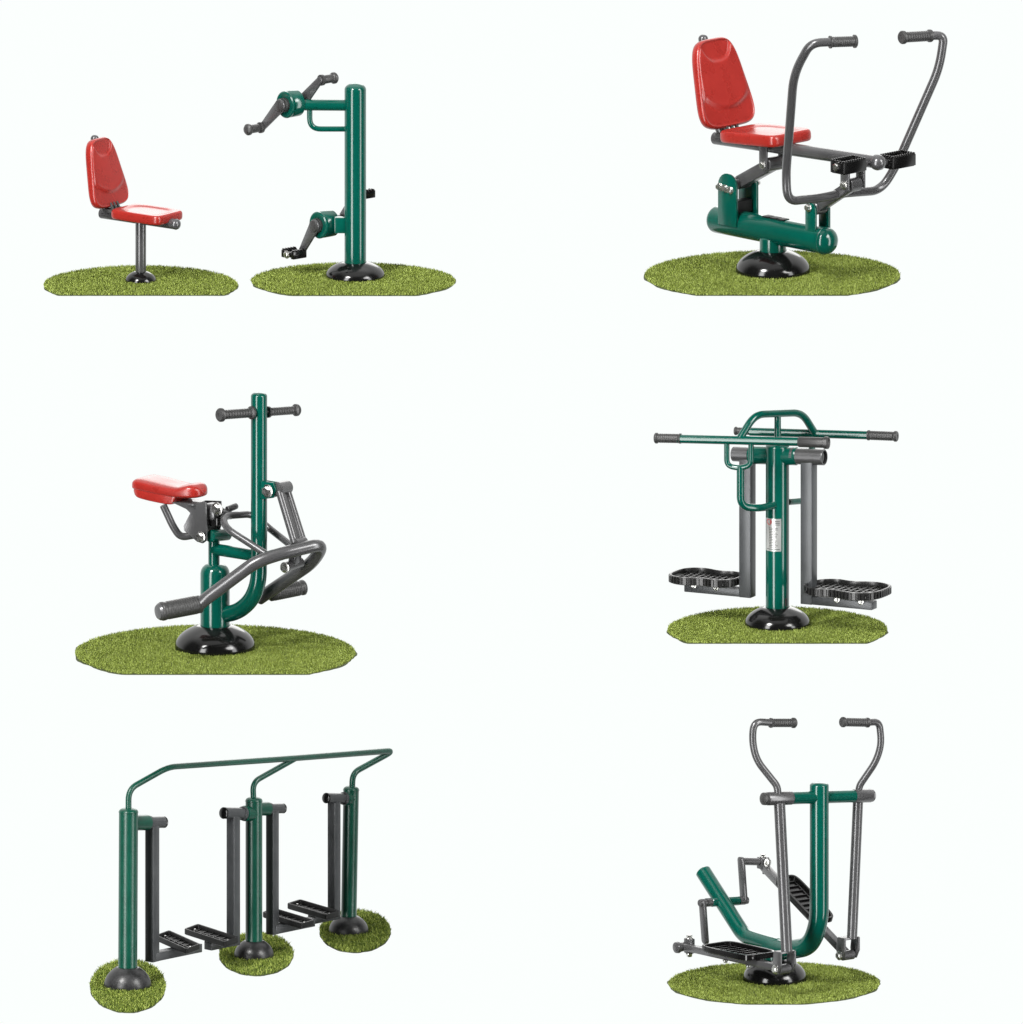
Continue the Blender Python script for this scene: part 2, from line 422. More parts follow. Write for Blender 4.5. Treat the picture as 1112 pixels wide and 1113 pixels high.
# ------------------------------------------------------------------ C  rower
F = Frame(3.177, 690, 20, 477, 880); P, V, r = F.P, F.V, F.r
R = F.root('rowing_machine', 'green and grey rowing machine with red seat, bent U handle and two black footrests', 'exercise machine')
f = Vector((.705, -.709, 0)); w = Vector((.709, .705, 0))
def A3(a, b, z): return (f*a + w*b + Z*z)*(S/F.k)
def Q(x, y, b):                       # crop point at sideways offset b
    a = (x-F.bx-.709*b)/.705; dd = -.709*a+.705*b
    return P(x, y, dd)
dome_base(F, R, 129, 70, 46)
MB().tube([V(0, 0, 50), V(0, 0, 130)], r(46), n=48).build('neck', GREEN, R)
beam = MB().tube([A3(-300, 0, 151), A3(296, 0, 151)], r(47), ends=(r(30), r(36)), n=48).build('main_beam', GREEN, R)
MB().prof(A3(254, 0, 151), f, [(0, r(47)), (r(1), r(48.5)), (r(5), r(48.5)), (r(6), r(47))], 48).build('weld_ring', GREEN, beam)
for a in (-18, 18, 54): MB().box(A3(a, -4, 198), f*r(32), w*r(30), Z*r(5), r(1)).build('rubber_stop', PEDAL, beam)
def clevis(ac, wd, b, z0, z1, t, name='pivot_plate'):
    n = 10; poly = [A3(ac-wd/2, b, z0), A3(ac+wd/2, b, z0)]
    for k in range(n+1):
        an = PI*k/n; poly.append(A3(ac+wd/2*math.cos(an), b, z1-wd/2+wd/2*math.sin(an)))
    return MB().prism(poly, w*r(t), r(2)).build(name, GREEN, R)
c1 = clevis(-172, 90, -48, 150, 334, 10); clevis(-172, 90, 52, 150, 322, 10)
bolts(c1, STEEL, *[(A3(-205+26*k, -53, 284-3*k), -w, r(10), r(14)) for k in range(3)])
MB().box(A3(-162, 2, 214), f*r(40), w*r(84), Z*r(44), r(6)).build('rubber_block', PEDAL, c1)
c2 = clevis(217, 50, -30, 150, 284, 9); clevis(217, 50, 36, 150, 284, 9)
MB().bolt(A3(210, -35, 266), -w, r(11), r(12)).build('bolt', STEEL, c2)
def link(a0, z0, a1, z1, wd, h, bw):
    m = MB(); m.beam(A3(a0, 0, z0), A3(a1, 0, z1), w, r(h), r(wd), r(5))
    m.tube([A3(a0, -bw, z0), A3(a0, bw, z0)], r(23)); m.tube([A3(a1, -bw, z1), A3(a1, bw, z1)], r(25))
    return m.build('link_arm', GREY, R)
link(-160, 298, 2, 386, 46, 44, 38); l2 = link(222, 262, 392, 368, 40, 36, 26)
for b in (-46, 46):
    MB().box(A3(0, b, 415), f*r(36), w*r(9), Z*r(84), r(2)).build('hanger_plate', GREY, R)
    MB().box(A3(392, b*.82, 402), f*r(40), w*r(9), Z*r(96), r(2)).build('hanger_plate', GREY, R)
bolts(R, STEEL, (A3(2, -51, 388), -w, r(10), r(9)), (A3(392, -43, 372), -w, r(11), r(12)), (A3(-140, 57, 290), w, r(9), r(14)))
rail = MB().tube([A3(-285, 0, 436), A3(505, 0, 463)], r(22), ends='bevel').build('seat_rail', GREY, R)
MB().prof(A3(498, 0, 463), f, [(0, r(22)), (r(6), r(27)), (r(18), r(28)), (r(32), r(24)), (r(42), r(13)), (r(45), r(2))]).build('end_cap', GREY, rail)
st = Vector((f.x, f.y, .07)).normalized(); sn = w.cross(st)*-1
if sn.z < 0: sn = -sn
cushion(A3(-38, 0, 501), w, st, sn, r(100), r(102), r(282), r(42), seat_relief(r(6)), ex=8, name='seat', parent=R)
bv = (A3(-293, 0, 780)-A3(-201, 0, 497)); Lb = bv.length; bn = bv.normalized(); nrm = w.cross(bn).normalized()
if nrm.dot(f) < 0: nrm = -nrm
cushion(A3(-240, 0, 640), w, bn, nrm, r(138), r(90), Lb*1.05, r(36), back_relief(r(8)), ex=4.6, rim=.2, name='backrest', parent=R)
MB().tube([A3(-240, 0, 436), A3(-285, 0, 520), A3(-345, 0, 792)], r(17), bend=r(50), ends=('bevel', 'dome')).build('backrest_tube', GREY, R)
m = MB()
for b in (-24, 0, 24): m.beam(A3(-190, b, 450), A3(-210, b, 512), w, r(11), r(9), r(1))
m.box(A3(-198, 0, 462), f*r(60), w*r(110), Z*r(16), r(2)); m.build('backrest_bracket', GRIP, R)
pts = [Q(680, 81, -285), Q(640, 84, -310), Q(592, 112, -335), Q(556, 180, -342), Q(546, 240, -335), Q(528, 480, -265), Q(524, 560, -245)]
MB().tube([Q(690, 81, -278), Q(608, 84, -345), Q(549, 190, -345), Q(522, 540, -250), Q(527, 632, -242), Q(640, 620, -90), Q(712, 604, 0), Q(850, 594, 190), Q(905, 505, 240), Q(1052, 170, 342), Q(1068, 58, 348), Q(1010, 60, 310)], r(15.5), bend=r(75)).build('rowing_handle', GREY, R)
grip(R, Q(672, 82, -291), Q(765, 79, -200), r(18), 1.3)
grip(R, Q(1022, 60, 320), Q(920, 66, 190), r(18), 1.3)
def footrest(x, y, b):
    c = Q(x, y, b); m = MB()
    m.box(c-Z*r(10), f*r(62), w*r(104), Z*r(26), r(3))
    for sd in (-1, 1):
        m.box(c+f*r(30)*sd, f*r(7), w*r(110), Z*r(40), r(1))
        for k in range(10): m.box(c+f*r(30)*sd+w*r(-50+11*k)+Z*r(22), f*r(6), w*r(6), Z*r(8), r(1))
    for sd in (-1, 1): 
        m.box(c+w*r(53)*sd, f*r(62), w*r(6), Z*r(38), r(1))
        for k in range(5): m.box(c+w*r(53)*sd+f*r(-24+12*k)+Z*r(21), f*r(6), w*r(6), Z*r(8), r(1))
    return m.build('footrest', BLACK, R)
fr = footrest(738, 508, -116); fr2 = footrest(908, 490, 125)
MB().tube([Q(700, 512, -170), Q(930, 490, 160)], r(12)).build('footrest_bar', GREY, R)
MB().bolt(Q(701, 513, -168), -w, r(14), r(14)).build('bolt', STEEL, fr)
# ------------------------------------------------------------------ D  rider with saddle
F = Frame(3.37, 70, 415, 552, 981); P, V, r = F.P, F.V, F.r
R = F.root('riding_machine', 'green and grey riding machine with red saddle, T handlebar mast and grey foot pegs', 'exercise machine')
f = Vector((.8, -.6, 0)); w = Vector((.6, .8, 0))
dome_base(F, R, 148, 80, 54)
MB().prof(V(0, 0, 60), Z, [(0, r(54)), (r(226), r(54)), (r(238), r(51.5)), (r(248), r(46)), (r(256), r(37)), (r(260), r(24)), (r(261), r(20))], 48).build('sleeve', GREEN, R)
MB().prof(V(-4, 0, 300), Z, [(0, r(21)), (r(112), r(21))]).build('inner_post', GREEN, R)
MB().tube([P(713, 38, -120), P(713, 640, -120), P(712, 730, -116), P(686, 800, -92), P(632, 845, -50), P(565, 855, -5)], r(30), smooth=False, bend=r(60), ends=(r(14), 'bevel'), n=40).build('mast', GREEN, R)
MB().tube([P(545, 612, 0), P(705, 638, -112)], r(22)).build('brace', GREEN, R)
MB().tube([P(532, 566, -42), P(598, 558, 34)], r(23)).build('pivot_tube', GREEN, R)
MB().tube([P(600, 118, -210), P(830, 105, -32)], r(9)).build('handlebar', GREY, R)
grip(R, P(690, 113, -140), P(566, 122, -232), r(17), 1.5); grip(R, P(742, 111, -100), P(856, 103, -8), r(15), 1.5)
# saddle
sf = Vector((.8, -.6, -.085)).normalized(); sw = w; sn = sw.cross(sf); sn = sn if sn.z > 0 else -sn
def saddle_rel(u, v): return r(24)*sm(.1, 1.0, abs(v))*(1 if v > 0 else .15) - r(8)*(1-u*u)*sm(.9, .2, abs(v)) 
O = P(379, 392, 0)
def pad(stations, name, n=2.5, seg=56, kw=1.0):
    m = MB(); rg = []
    st = []
    for a, b in zip(stations, stations[1:]):
        for k in range(4): st.append([a[i]*(1-k/4)+b[i]*k/4 for i in range(4)])
    st.append(list(stations[-1]))
    for _ in range(2):
        st = [st[0]] + [[(st[q-1][i]+2*st[q][i]+st[q+1][i])/4 for i in range(4)] for q in range(1, len(st)-1)] + [st[-1]]
    for x, yt, yb, hw in st:
        dd = -15-(x-450)*.75; pt, pb = P(x, yt, dd), P(x, yb, dd); c = (pt+pb)/2; hh = (pt-pb)/2; row = []
        for i in range(seg):
            th = 2*PI*i/seg; cc, ss = math.cos(th), math.sin(th)
            u = math.copysign(abs(cc)**(2/n), cc); v = math.copysign(abs(ss)**(2/(n if ss > 0 else n*2.5)), ss)
            dip = -r(5)*(1-u*u)*(1 if ss > 0 else 0)
            row.append(m.bm.verts.new(c + w*(u*r(hw)*kw) + hh*v + Z*dip*abs(v)))
        rg.append(row)
    m.loft(rg); return m.build(name, RED, R, 70)
pad([(281, 360, 380, 50), (285, 344, 386, 64), (300, 340, 390, 71), (346, 351, 399, 74), (401, 366, 411, 71), (440, 374, 418, 65), (462, 369, 421, 60), (480, 366, 423, 54), (494, 371, 423, 46), (503, 380, 421, 36), (509, 390, 417, 24), (512, 402, 409, 8)], 'saddle')
pad([(290, 374, 394, 60), (296, 374, 408, 64), (308, 377, 417, 69), (350, 386, 428, 71), (400, 396, 439, 68), (424, 400, 443, 62), (432, 402, 437, 60), (440, 404, 418, 56)], 'saddle_base', 5)
m = MB()
m.prism([P(x, y, -62) for x, y in ((392, 440), (470, 446), (520, 442), (524, 580), (508, 592), (488, 586), (440, 545), (438, 528), (462, 480), (448, 466))], w*r(8), r(2))
m.prism([P(x, y, 30) for x, y in ((430, 440), (520, 434), (574, 436), (578, 520), (560, 560), (520, 560), (500, 480))], w*r(8), r(2))
m.box(P(543, 474, -18), f*r(54), w*r(56), Z*r(60), r(12)); m.box(P(450, 440, -15), f*r(110), w*r(76), Z*r(10), r(2))
m.build('saddle_bracket', GREY, R)
m = MB(); m.box(P(556, 508, -15), f*r(54), w*r(60), Z*r(34), r(5)); m.build('rubber_stop', BLACK, R)
bolts(R, STEEL, (P(500, 568, -66), -w, r(15), r(12)), (P(560, 466, -60), -w, r(18), r(14)))
MB().tube([P(596, 468, -25), P(622, 458, -5), P(628, 455, 5)], r(12), bend=r(8)).build('stop_peg', GREY, R)
MB().tube([P(362, 452, -20), P(398, 530, -20), P(425, 570, -20), P(480, 560, -20)], r(14), bend=r(38)).build('saddle_stay', GREY, R)
# inner linkage loop round the mast
MB().tube([P(760, 645, -262), P(590, 535, -150), P(580, 492, -70), P(690, 484, 10), P(742, 530, 0), P(850, 615, -120)], r(13), bend=r(48)).build('link_loop', GREY, R)
MB().tube([P(572, 474, -60), P(610, 490, 0)], r(15)).build('link_pivot', GREY, R)
# foot frame
MB().tube([P(478, 830, -262), P(512, 800, -278), P(700, 660, -292), P(790, 630, -280), P(950, 592, -215), P(912, 660, -150), P(712, 795, 15)], r(24), bend=r(66), ends='bevel', n=36).build('foot_frame', GREY, R)
grip(R, P(498, 814, -262), P(352, 842, -340), r(33), 1.06, GRIP, 12, 'foot_peg', False)
MB().prof(P(358, 841, -336), (P(352, 842, -340)-P(498, 814, -262)), [(0, r(30)), (r(10), r(32)), (r(18), r(26)), (r(21), r(8))]).build('end_cap', GREY, R)
grip(R, P(752, 778, 20), P(880, 752, 90), r(27), 1.06, GRIP, 12, 'foot_peg', False)
MB().tube([P(715, 800, 10), P(770, 776, 30)], r(13)).build('peg_stem', GREY, R)
# front link
for ox, oy, dd in ((0, 0, -150), (10, -4, -105)):
    MB().prism([P(x+ox, y+oy, dd) for x, y in ((722, 362), (768, 370), (778, 395), (768, 425), (722, 430))], w*r(10), r(2)).build('lug', GREEN, R)
m = MB(); m.tube([P(778, 393, -150), P(818, 386, -90)], r(26)); 
m.tube([P(788, 400, -145), P(845, 592, -225)], r(15)); m.tube([P(814, 395, -105), P(872, 580, -185)], r(15)); m.beam(P(801, 400, -125), P(858, 586, -205), f, r(52), r(12), r(2))
m.tube([P(845, 592, -235), P(880, 585, -190)], r(18)); m.build('front_link', GREY, R)
MB().bolt(P(744, 400, -158), -w, r(18), r(14)).build('bolt', STEEL, R)
m = MB(); m.tube([P(812, 678, -230), P(868, 660, -170)], r(18)); m.beam(P(850, 600, -215), P(842, 668, -200), w, r(30), r(40), r(3)); m.build('lower_pivot', GREY, R)
MB().bolt(P(808, 680, -236), -w, r(15), r(12)).build('bolt', STEEL, R)
# ------------------------------------------------------------------ E  pendulum stepper
F = Frame(3.834, 700, 430, 556, 961); P, V, r = F.P, F.V, F.r
R = F.root('pendulum_stepper', 'green post with two long handlebars and two black footplates on hanging grey legs', 'exercise machine')
w1 = Vector((.9, -.43, 0)).normalized(); w2 = Vector((.43, .9, 0)).normalized()
dome_base(F, R, 137, 72, 49)
post = MB().tube([V(0, 0, 50), V(0, 0, 778)], r(49), ends=('bevel', r(14)), n=48).build('post', GREEN, R)
m = MB()
def tp(x, y): return P(x, y, -(x-556)*.45)
MB().tube([tp(440, 247), tp(640, 253)], r(38), n=40).build('cross_tube', GREEN, R)
for x0, x1, xi in ((372, 452, 440), (752, 618, 640)):
    y0, y1 = (243 if x0 < 500 else 257), (247 if x1 < 500 else 252)
    d = (tp(x0, y0)-tp(x1, y1)); 
    rr = 31 if x0 < 500 else 34
    s1 = MB().prof(tp(x1, y1), d, [(0, r(rr)), (0, r(rr+4)), (r(12), r(rr+4)), (r(14), r(rr)), (d.length-r(2), r(rr)), (d.length, r(rr-2)), (d.length, r(rr-6)), (d.length-r(16), r(rr-7))], 36).build('sleeve', GREY, R)
    MB().prof(tp(x0, y0)-d.normalized()*r(14), d, [(0, r(rr-7)), (r(6), r(rr-8)), (r(9), r(4))], 28).build('end_plug', BLACK, s1)
def leg(x, ytop, ybot, xarm, yarm, dd):
    m = MB(); sz = r(50)
    top = P(x, ytop, dd); bot = P(x, ybot, dd)
    m.beam(top, bot, w1, r(52), r(54), r(3))
    return m.build('hanging_leg', GREY2, R), top, bot
for (x, yt, yb, xa, ya, dd, sg) in ((431, 262, 838, 178, 806, 56, -1), (687, 262, 866, 960, 876, -60, 1)):
    lg, top, bot = leg(x, yt, yb, xa, ya, dd)
    a0 = bot + Z*r(18) + w1*sg*r(26); L = abs(xa-x)/.9
    a1 = bot + Z*r(18) + w1*sg*r(L)
    MB().beam(a0, a1, Z, r(50), r(34), r(3)).build('foot_arm', GREY2, lg)
    bolts(lg, STEEL, *[(a0.lerp(a1, t) - w2*r(28) + Z*r(16), -w2, r(10), r(8)) for t in (.42, .82)])
    c = a0.lerp(a1, .56 if sg > 0 else .52) + Z*r(20) + w2*r(6)
    if sg > 0: tray(F, lg, c - w1*r(8) + Z*r(18), w1*r(350), w2*r(270), r(34), 'footplate', 11, .022, 56, 3.0, .24, TREAD, 5, True)
    else: tray(F, lg, c - w1*r(30)+Z*r(8), w1*r(-300), w2*r(240), r(34), 'footplate', 10, .024, 50, 3.0, .24, TREAD, 5, True)
MB().tube([P(140, 180, -60), P(690, 193, -250)], r(18.5)).build('handlebar', GREEN, R)
grip(R, P(155, 179, -65), P(46, 177, -28), r(19), 1.2); 
MB().prof(P(645, 193, -235), P(770, 197, -278)-P(645, 193, -235), [(0, r(20)), (r(3), r(22)), (r(112), r(22)), (r(114), r(26)), (r(130), r(26)), (r(132), r(22)), (r(126), r(16))], 28).build('grip', GRIP, R)
MB().tube([P(440, 150, 260), P(960, 166, 80)], r(18)).build('handlebar', GREEN, R)
grip(R, P(470, 150, 250), P(378, 147, 280), r(15), 1.2); grip(R, P(932, 165, 88), P(1056, 170, 48), r(19), 1.2)
MB().tube([P(398, 182, -150), P(462, 78, -100), P(560, 74, 0), P(658, 70, 100), P(714, 160, 165)], r(16), bend=r(55)).build('hoop', GREEN, R)
MB().tube([P(557, 78, 0), P(557, 215, 0)], r(14)).build('hoop_stem', GREEN, R)
MB().tube([P(345, 185, -132), P(345, 292, -134), P(398, 303, -150), P(446, 290, -166), P(446, 188, -168)], r(11.5), bend=r(42)).build('handle_loop', GREEN, R)
MB().tube([P(402, 295, -150), P(402, 462, -150), P(480, 470, -110), P(545, 455, -35)], r(16), bend=r(52)).build('handle_stay', GREEN, R)
MB().tube([P(600, 443, 25), P(690, 436, 140), P(700, 400, 165), P(700, 165, 165)], r(14), bend=r(40)).build('handle_stay', GREEN, R)
# label wrapped on the post
def on_post(x, y, rr):                # point on the post's surface seen at crop x,y
    dx = (x-556); dy = -math.sqrt(max(0, rr*rr-dx*dx)); return V(dx, dy, ((F.by-y)-dy*SE)/CE)
def patch(m, x0, x1, y0, y1, rr, n=10, nd=None):
    rows = []
    for z in (y0, y1):
        row = []
        for i in range(n+1):
            a = math.asin((x0+(x1-x0)*i/n-556)/rr)
            row.append(m.bm.verts.new(V(rr*math.sin(a), -rr*math.cos(a), (F.by-z+49*SE)/CE)))
        rows.append(row)
    for i in range(n): m.bm.faces.new((rows[0][i], rows[1][i], rows[1][i+1], rows[0][i+1]))
m = MB(); patch(m, 509, 572, 514, 650, 49.8); lb = m.build('label', LABEL, post)
m = MB()
for i in range(13):
    y = 552+i*6.6; patch(m, 522, 524+random.choice((26, 30, 34, 22)), y, y+2.4, 50.3, 5)
for y in (524, 531, 538): patch(m, 545, 566, y, y+2.5, 50.3, 4)
patch(m, 514, 566, 640, 643, 50.3, 5)
m.build('print', INK, lb)
m = MB(); n = 22; c = []
for i in range(n):
    an = 2*PI*i/n; a = math.asin((522+10*math.cos(an)-556)/50.3)
    c.append(m.bm.verts.new(V(50.3*math.sin(a), -50.3*math.cos(a), (F.by-528+49*SE+12*math.sin(an))/CE)))
m.bm.faces.new(c); m.build('red_mark', INKR, lb)
m = MB(); patch(m, 587, 597, 848, 880, 49.8, 3); m.build('small_plate', INK, post)
# ------------------------------------------------------------------ F  triple air walker
F = Frame(3.177, 90, 800, 155, 872); P, V, r = F.P, F.V, F.r
R = F.root('air_walker', 'long green walker of three posts joined by one bent handrail, four hanging grey legs', 'exercise machine')
D2, D3 = (872-768)/SE, (872-683)/SE
posts = ((155, 872, 0, 158, 252, 33, 82), (591, 768, D2, 591, 214, 29, 69), (918, 683, D3, 927, 176, 27, 69))
for bx, by, dd, tx, ty, pr, dr in posts:
    dome_base(F, R, dr, 66 if pr == 33 else 54, pr, (bx-155, dd), BLACK2)
    b0 = P(bx, by-30, dd); t0 = P(tx, ty-4, dd)
    po = MB().tube([b0, t0], r(pr), ends=('bevel', r(12)), n=44).build('post', GREEN2, R)
    ax = (t0-b0).normalized()
    MB().prof(t0-ax*r(16), ax, [(0, r(pr)), (r(.5), r(pr+1.4)), (r(3), r(pr+1.4)), (r(3.5), r(pr-.5))], 44).build('cap_ring', GREEN2, po)
DR = 20
hr = MB()
hr.tube([P(158, 262, 0), P(158, 184, 0), P(295, 107, 110), P(740, 76, D2+130), P(1075, 50, D3+120), P(932, 128, D3), P(930, 190, D3)], r(10.5), bend=r(42))
hr.tube([P(590, 225, D2), P(587, 160, D2), P(735, 77, D2+126)], r(10), bend=r(40))
hr.build('handrail', GREEN2, R)
ld = Vector((436, D2, 0)).normalized()          # along the row of posts
fd = Vector((ld.y, -ld.x, 0))                   # across it, towards the viewer's right
def swing(xp, yp, dp, sg, pr, stub, gr, legx, legy0, legy1, legw, armx, ped, rg):
    """sleeve on post (xp,yp,dp), sg=+1 on its right side"""
    def T(x): return P(x, yp - (x-xp)*.02*sg, dp + (x-xp)*1.1)
    MB().tube([T(xp), T(stub)], r(rg+7), n=36).build('stub', GREEN2, R)
    e = T(gr); s0 = T(stub - sg*2)
    sl = MB(); sl.tube([s0, e], r(rg), n=32); 
    sl.prof(T(stub), e-s0, [(0, r(rg)), (0, r(rg+4)), (r(10), r(rg+4)), (r(11), r(rg))], 32)
    so = sl.build('sleeve', GREY2, R)
    MB().prof(e, e-s0, [(-r(2), r(rg-1)), (r(3), r(rg+.5)), (r(6), r(rg-3)), (r(7), r(2))], 32).build('end_plug', BLACK, so)
    dl = dp + (legx-xp)*1.1
    top = P(legx, legy0, dl); bot = P(legx, legy1, dl)
    lw = r(legw)
    lg = MB(); lg.beam(top, Vector((bot.x, bot.y, bot.z)), ld, lw*.78, lw*.78, r(2))
    lo = lg.build('hanging_leg', GREY2, R)
    b0 = bot + Z*r(16); dx = armx-legx; b1 = b0 + Vector((dx, dx*1.05, 0))*(S/F.k)
    MB().beam(b0, b1, Z, r(36), r(30), r(2)).build('foot_arm', GREY2, lo)
    (c0, c1, c2, c3) = ped                      # tray corners in the crop: back-left, back-right, front-right, front-left
    zt = b0.z + r(15+20)
    def G(pt):
        x, y = pt; d = ((F.by-y) - zt/(S/F.k)*CE)/SE; return P(x, y, d)
    g = [G(c) for c in ped]; A = ((g[2]-g[1])+(g[3]-g[0]))/2; B = ((g[1]-g[0])+(g[2]-g[3]))/2; C = (g[0]+g[1]+g[2]+g[3])/4
    # tray as skewed outline
    tm = MB(); h = r(20)
    def rim(inset, z):
        out = []; 
        for su, sv in ((-1, -1), (1, -1), (1, 1), (-1, 1)):
            out.append(C + A*(.5*su)*(1-inset*.4) + B*(.5*sv)*(1-inset) + Z*z)
        res = []
        for i in range(4):
            p = out[i]; a_, b_ = out[i-1], out[(i+1) % 4]
            d1 = (a_-p)*.12; d2 = (b_-p)*.12
            if i % 2 == 0: d1 = (a_-p).normalized()*r(12); d2 = (b_-p).normalized()*r(12)
            else: d1 = (a_-p).normalized()*r(12); d2 = (b_-p).normalized()*r(12)
            for k in range(5):
                t = k/4; res.append((p+d1)*(1-t)**2 + p*2*t*(1-t) + (p+d2)*t*t)
        return [tm.bm.verts.new(q) for q in res]
    Rr = [rim(.05, -h*.9), rim(0, -h*.8), rim(0, 0), rim(.04, r(2)), rim(.14, r(2)), rim(.18, 0), rim(.22, -h*.6)]
    tm.loft(Rr)
    for k in range(6):
        t = -.38+.76*k/5; tm.beam(C+A*t-B*.38-Z*h*.55, C+A*t+B*.38-Z*h*.55, Z, r(4), r(5), 0)
    tm.beam(C-A*.42-Z*h*.6, C+A*.42-Z*h*.6, Z, r(5), r(7), 0)
    tm.build('footplate', PEDAL, lo)
    bolts(lo, STEEL, (C-A*.4-Z*h*.5, Z, r(4), r(6)), (C+A*.4-Z*h*.5, Z, r(4), r(6)))
swing(158, 300, 0, 1, 33, 224, 278, 240, 300, 778, 46, 400, ((256, 684), (292, 676), (412, 714), (352, 742)), 20)
swing(591, 268, D2, -1, 29, 556, 488, 520, 275, 722, 44, 432, ((354, 664), (392, 652), (545, 692), (486, 716)), 20)
swing(591, 252, D2, 1, 29, 640, 690, 655, 258, 684, 42, 790, ((622, 606), (662, 598), (806, 634), (752, 652)), 17)
swing(927, 216, D3, -1, 27, 905, 842, 868, 226, 632, 42, 790, ((708, 576), (746, 567), (893, 602), (838, 622)), 18)
# ------------------------------------------------------------------ G  cross trainer
F = Frame(3.373, 715, 770, 429, 1000); P, V, r = F.P, F.V, F.r
R = F.root('cross_trainer', 'cross trainer with J shaped green frame, two tall grey arms and two black trays', 'exercise machine')
f = Vector((-.6, .8, 0)); w = Vector((.8, .6, 0))
def dep(x): return -(x-429)*1.333
dome_base(F, R, 117, 74, 40)
MB().tube([V(0, 0, 45), V(0, 0, 130)], r(40), n=40).build('neck', GREEN, R)
MB().tube([P(592, 270, -217), P(592, 640, -217), P(592, 780, -217), P(560, 872, -170), P(470, 888, -55), P(428, 878, 0), P(405, 868, 30)], r(35), bend=r(95), ends=(r(12), 'bevel'), n=44).build('main_frame', GREEN, R)
MB().tube([P(440, 872, -14), P(318, 836, 148), P(165, 596, 352)], r(29), bend=r(40), n=40).build('rear_frame', GREEN, R)
def tb(x): return P(x, 331-(x-400)*.03, -217+(x-592)*.74)
MB().tube([tb(470), tb(730)], r(23.5), n=36).build('cross_tube', GREEN, R)
for xa, xb in ((488, 398), (718, 782)):
    d = tb(xb)-tb(xa)
    s1 = MB().prof(tb(xa), d, [(0, r(25)), (r(2), r(25)), (d.length-r(5), r(25)), (d.length, r(23))], 36).build('sleeve', GREY, R)
    if xb < 500: MB().prof(tb(xb), d, [(-r(3), r(22)), (r(6), r(24)), (r(14), r(23)), (r(20), r(12)), (r(21), r(2))], 32).build('end_cap', GRIP, s1)
    else: MB().prof(tb(xb), d, [(-r(3), r(22)), (r(4), r(23)), (r(8), r(20)), (r(9), r(2))], 32).build('end_cap', GREY, s1)
dl, dr_ = -335, -98
a1 = MB(); a1.tube([P(446, 345, dl), P(473, 892, dl-30)], r(21)); a1.tube([P(441, 318, dl), P(438, 285, dl), P(362, 190, dl), P(346, 120, dl), P(352, 48, dl), P(420, 52, dl+45)], r(13.5), bend=r(48))
a1.build('swing_arm', GREY, R)
a2 = MB(); a2.tube([P(734, 340, dr_), P(712, 845, dr_-20)], r(19)); a2.tube([P(736, 318, dr_), P(738, 285, dr_), P(800, 195, dr_), P(820, 130, dr_), P(812, 48, dr_), P(765, 52, dr_-35)], r(13), bend=r(48))
a2.build('swing_arm', GREY, R)
grip(R, P(412, 53, dl+40), P(503, 53, dl+105), r(15.5), 1.25); grip(R, P(772, 52, dr_-30), P(674, 50, dr_-100), r(15.5), 1.25)
def fork(x, y, d, sx):
    """open sheet-metal fork with a pivot sleeve through its lower corner"""
    m = MB(); c = P(x, y, d)
    top = c+Z*r(34)
    m.box(top+f*r(0), w*r(70), f*r(40), Z*r(8), r(2))
    for sd in (-1, 1):
        o = w*r(32)*sd
        m.prism([c+o+Z*r(36)-f*r(22), c+o+Z*r(36)+f*r(22), c+o+f*r(30)-Z*r(10), c+o+f*r(22)-Z*r(44), c+o-f*r(4)-Z*r(44), c+o-f*r(22)-Z*r(12)], w*r(7), r(1.5))
    m.tube([c-w*r(26)-Z*r(32)+f*r(8), c+w*r(26)-Z*r(32)+f*r(8)], r(18))
    fk = m.build('fork', GREY, R)
    MB().bolt(c-w*r(36)-Z*r(30)+f*r(10), -w, r(13), r(9)).build('bolt', STEEL, fk)
    return c+f*r(8)-Z*r(32)
q1 = fork(466, 925, -365, 1); q2 = fork(700, 874, -118, 1)
# near foot bar with tray
e1 = P(95, 873, 85)
fb = MB().beam(q1, e1, Z, r(26), r(26), r(4)).build('foot_bar', GREY, R)
d1 = (e1-q1).normalized()
tray(F, fb, q1.lerp(e1, .47)+Z*r(16)+w*r(8), d1*r(280), w*r(150), r(22), 'footplate', 8, .03, 0, 6, 0, BLACK, 2)
bolts(fb, STEEL, *[(q1.lerp(e1, t)-w*r(10)-Z*r(13), -Z, r(8), r(8)) for t in (.33, .56)])
m = MB(); m.prof(e1-w*r(40), w, [(0, r(10)), (r(4), r(20)), (r(14), r(22)), (r(22), r(18)), (r(80), r(15))], 24)
m.box(e1+w*r(26), w*r(26), f*r(36), Z*r(56), r(4)); m.build('crank_joint', GREY, R)
bolts(fb, STEEL, (e1+w*r(26)+Z*r(28), Z, r(11), r(12)), (e1+w*r(26)-Z*r(28), -Z, r(10), r(12)))
# crank: axle through the rear frame
def dk(x): return 262+(x-240)*.72
ax0, ax1 = P(158, 713, dk(158)), P(322, 703, dk(322))
MB().tube([P(196, 711, dk(196)), P(296, 705, dk(296))], r(17)).build('bearing_tube', GREEN, R)
axm = MB(); axm.tube([ax0, ax1], r(13)); axm.prof(P(176, 712, dk(176)), ax1-ax0, [(0, r(16)), (r(24), r(16))], 24); axm.prof(P(298, 705, dk(298)), ax1-ax0, [(0, r(16)), (r(24), r(16))], 24)
axm.build('axle', GREY, R)
def crank_link(p, q):
    m = MB(); u_ = (q-p).normalized(); L = (q-p).length; n = 10; ww = (ax1-ax0).normalized(); ss = ww.cross(u_).normalized(); poly = []
    for k in range(n+1):
        a = PI/2+PI*k/n; poly.append(p+u_*math.cos(a)*r(15)+ss*math.sin(a)*r(15))
    for k in range(n+1):
        a = -PI/2+PI*k/n; poly.append(q+u_*math.cos(a)*r(15)+ss*math.sin(a)*r(15))
    m.prism(poly, ww*r(16), r(3)); m.prof(p-ww*r(14), ww, [(0, r(12)), (r(3), r(14)), (r(28), r(14))], 24)
    return m.build('crank_link', GREY, R)
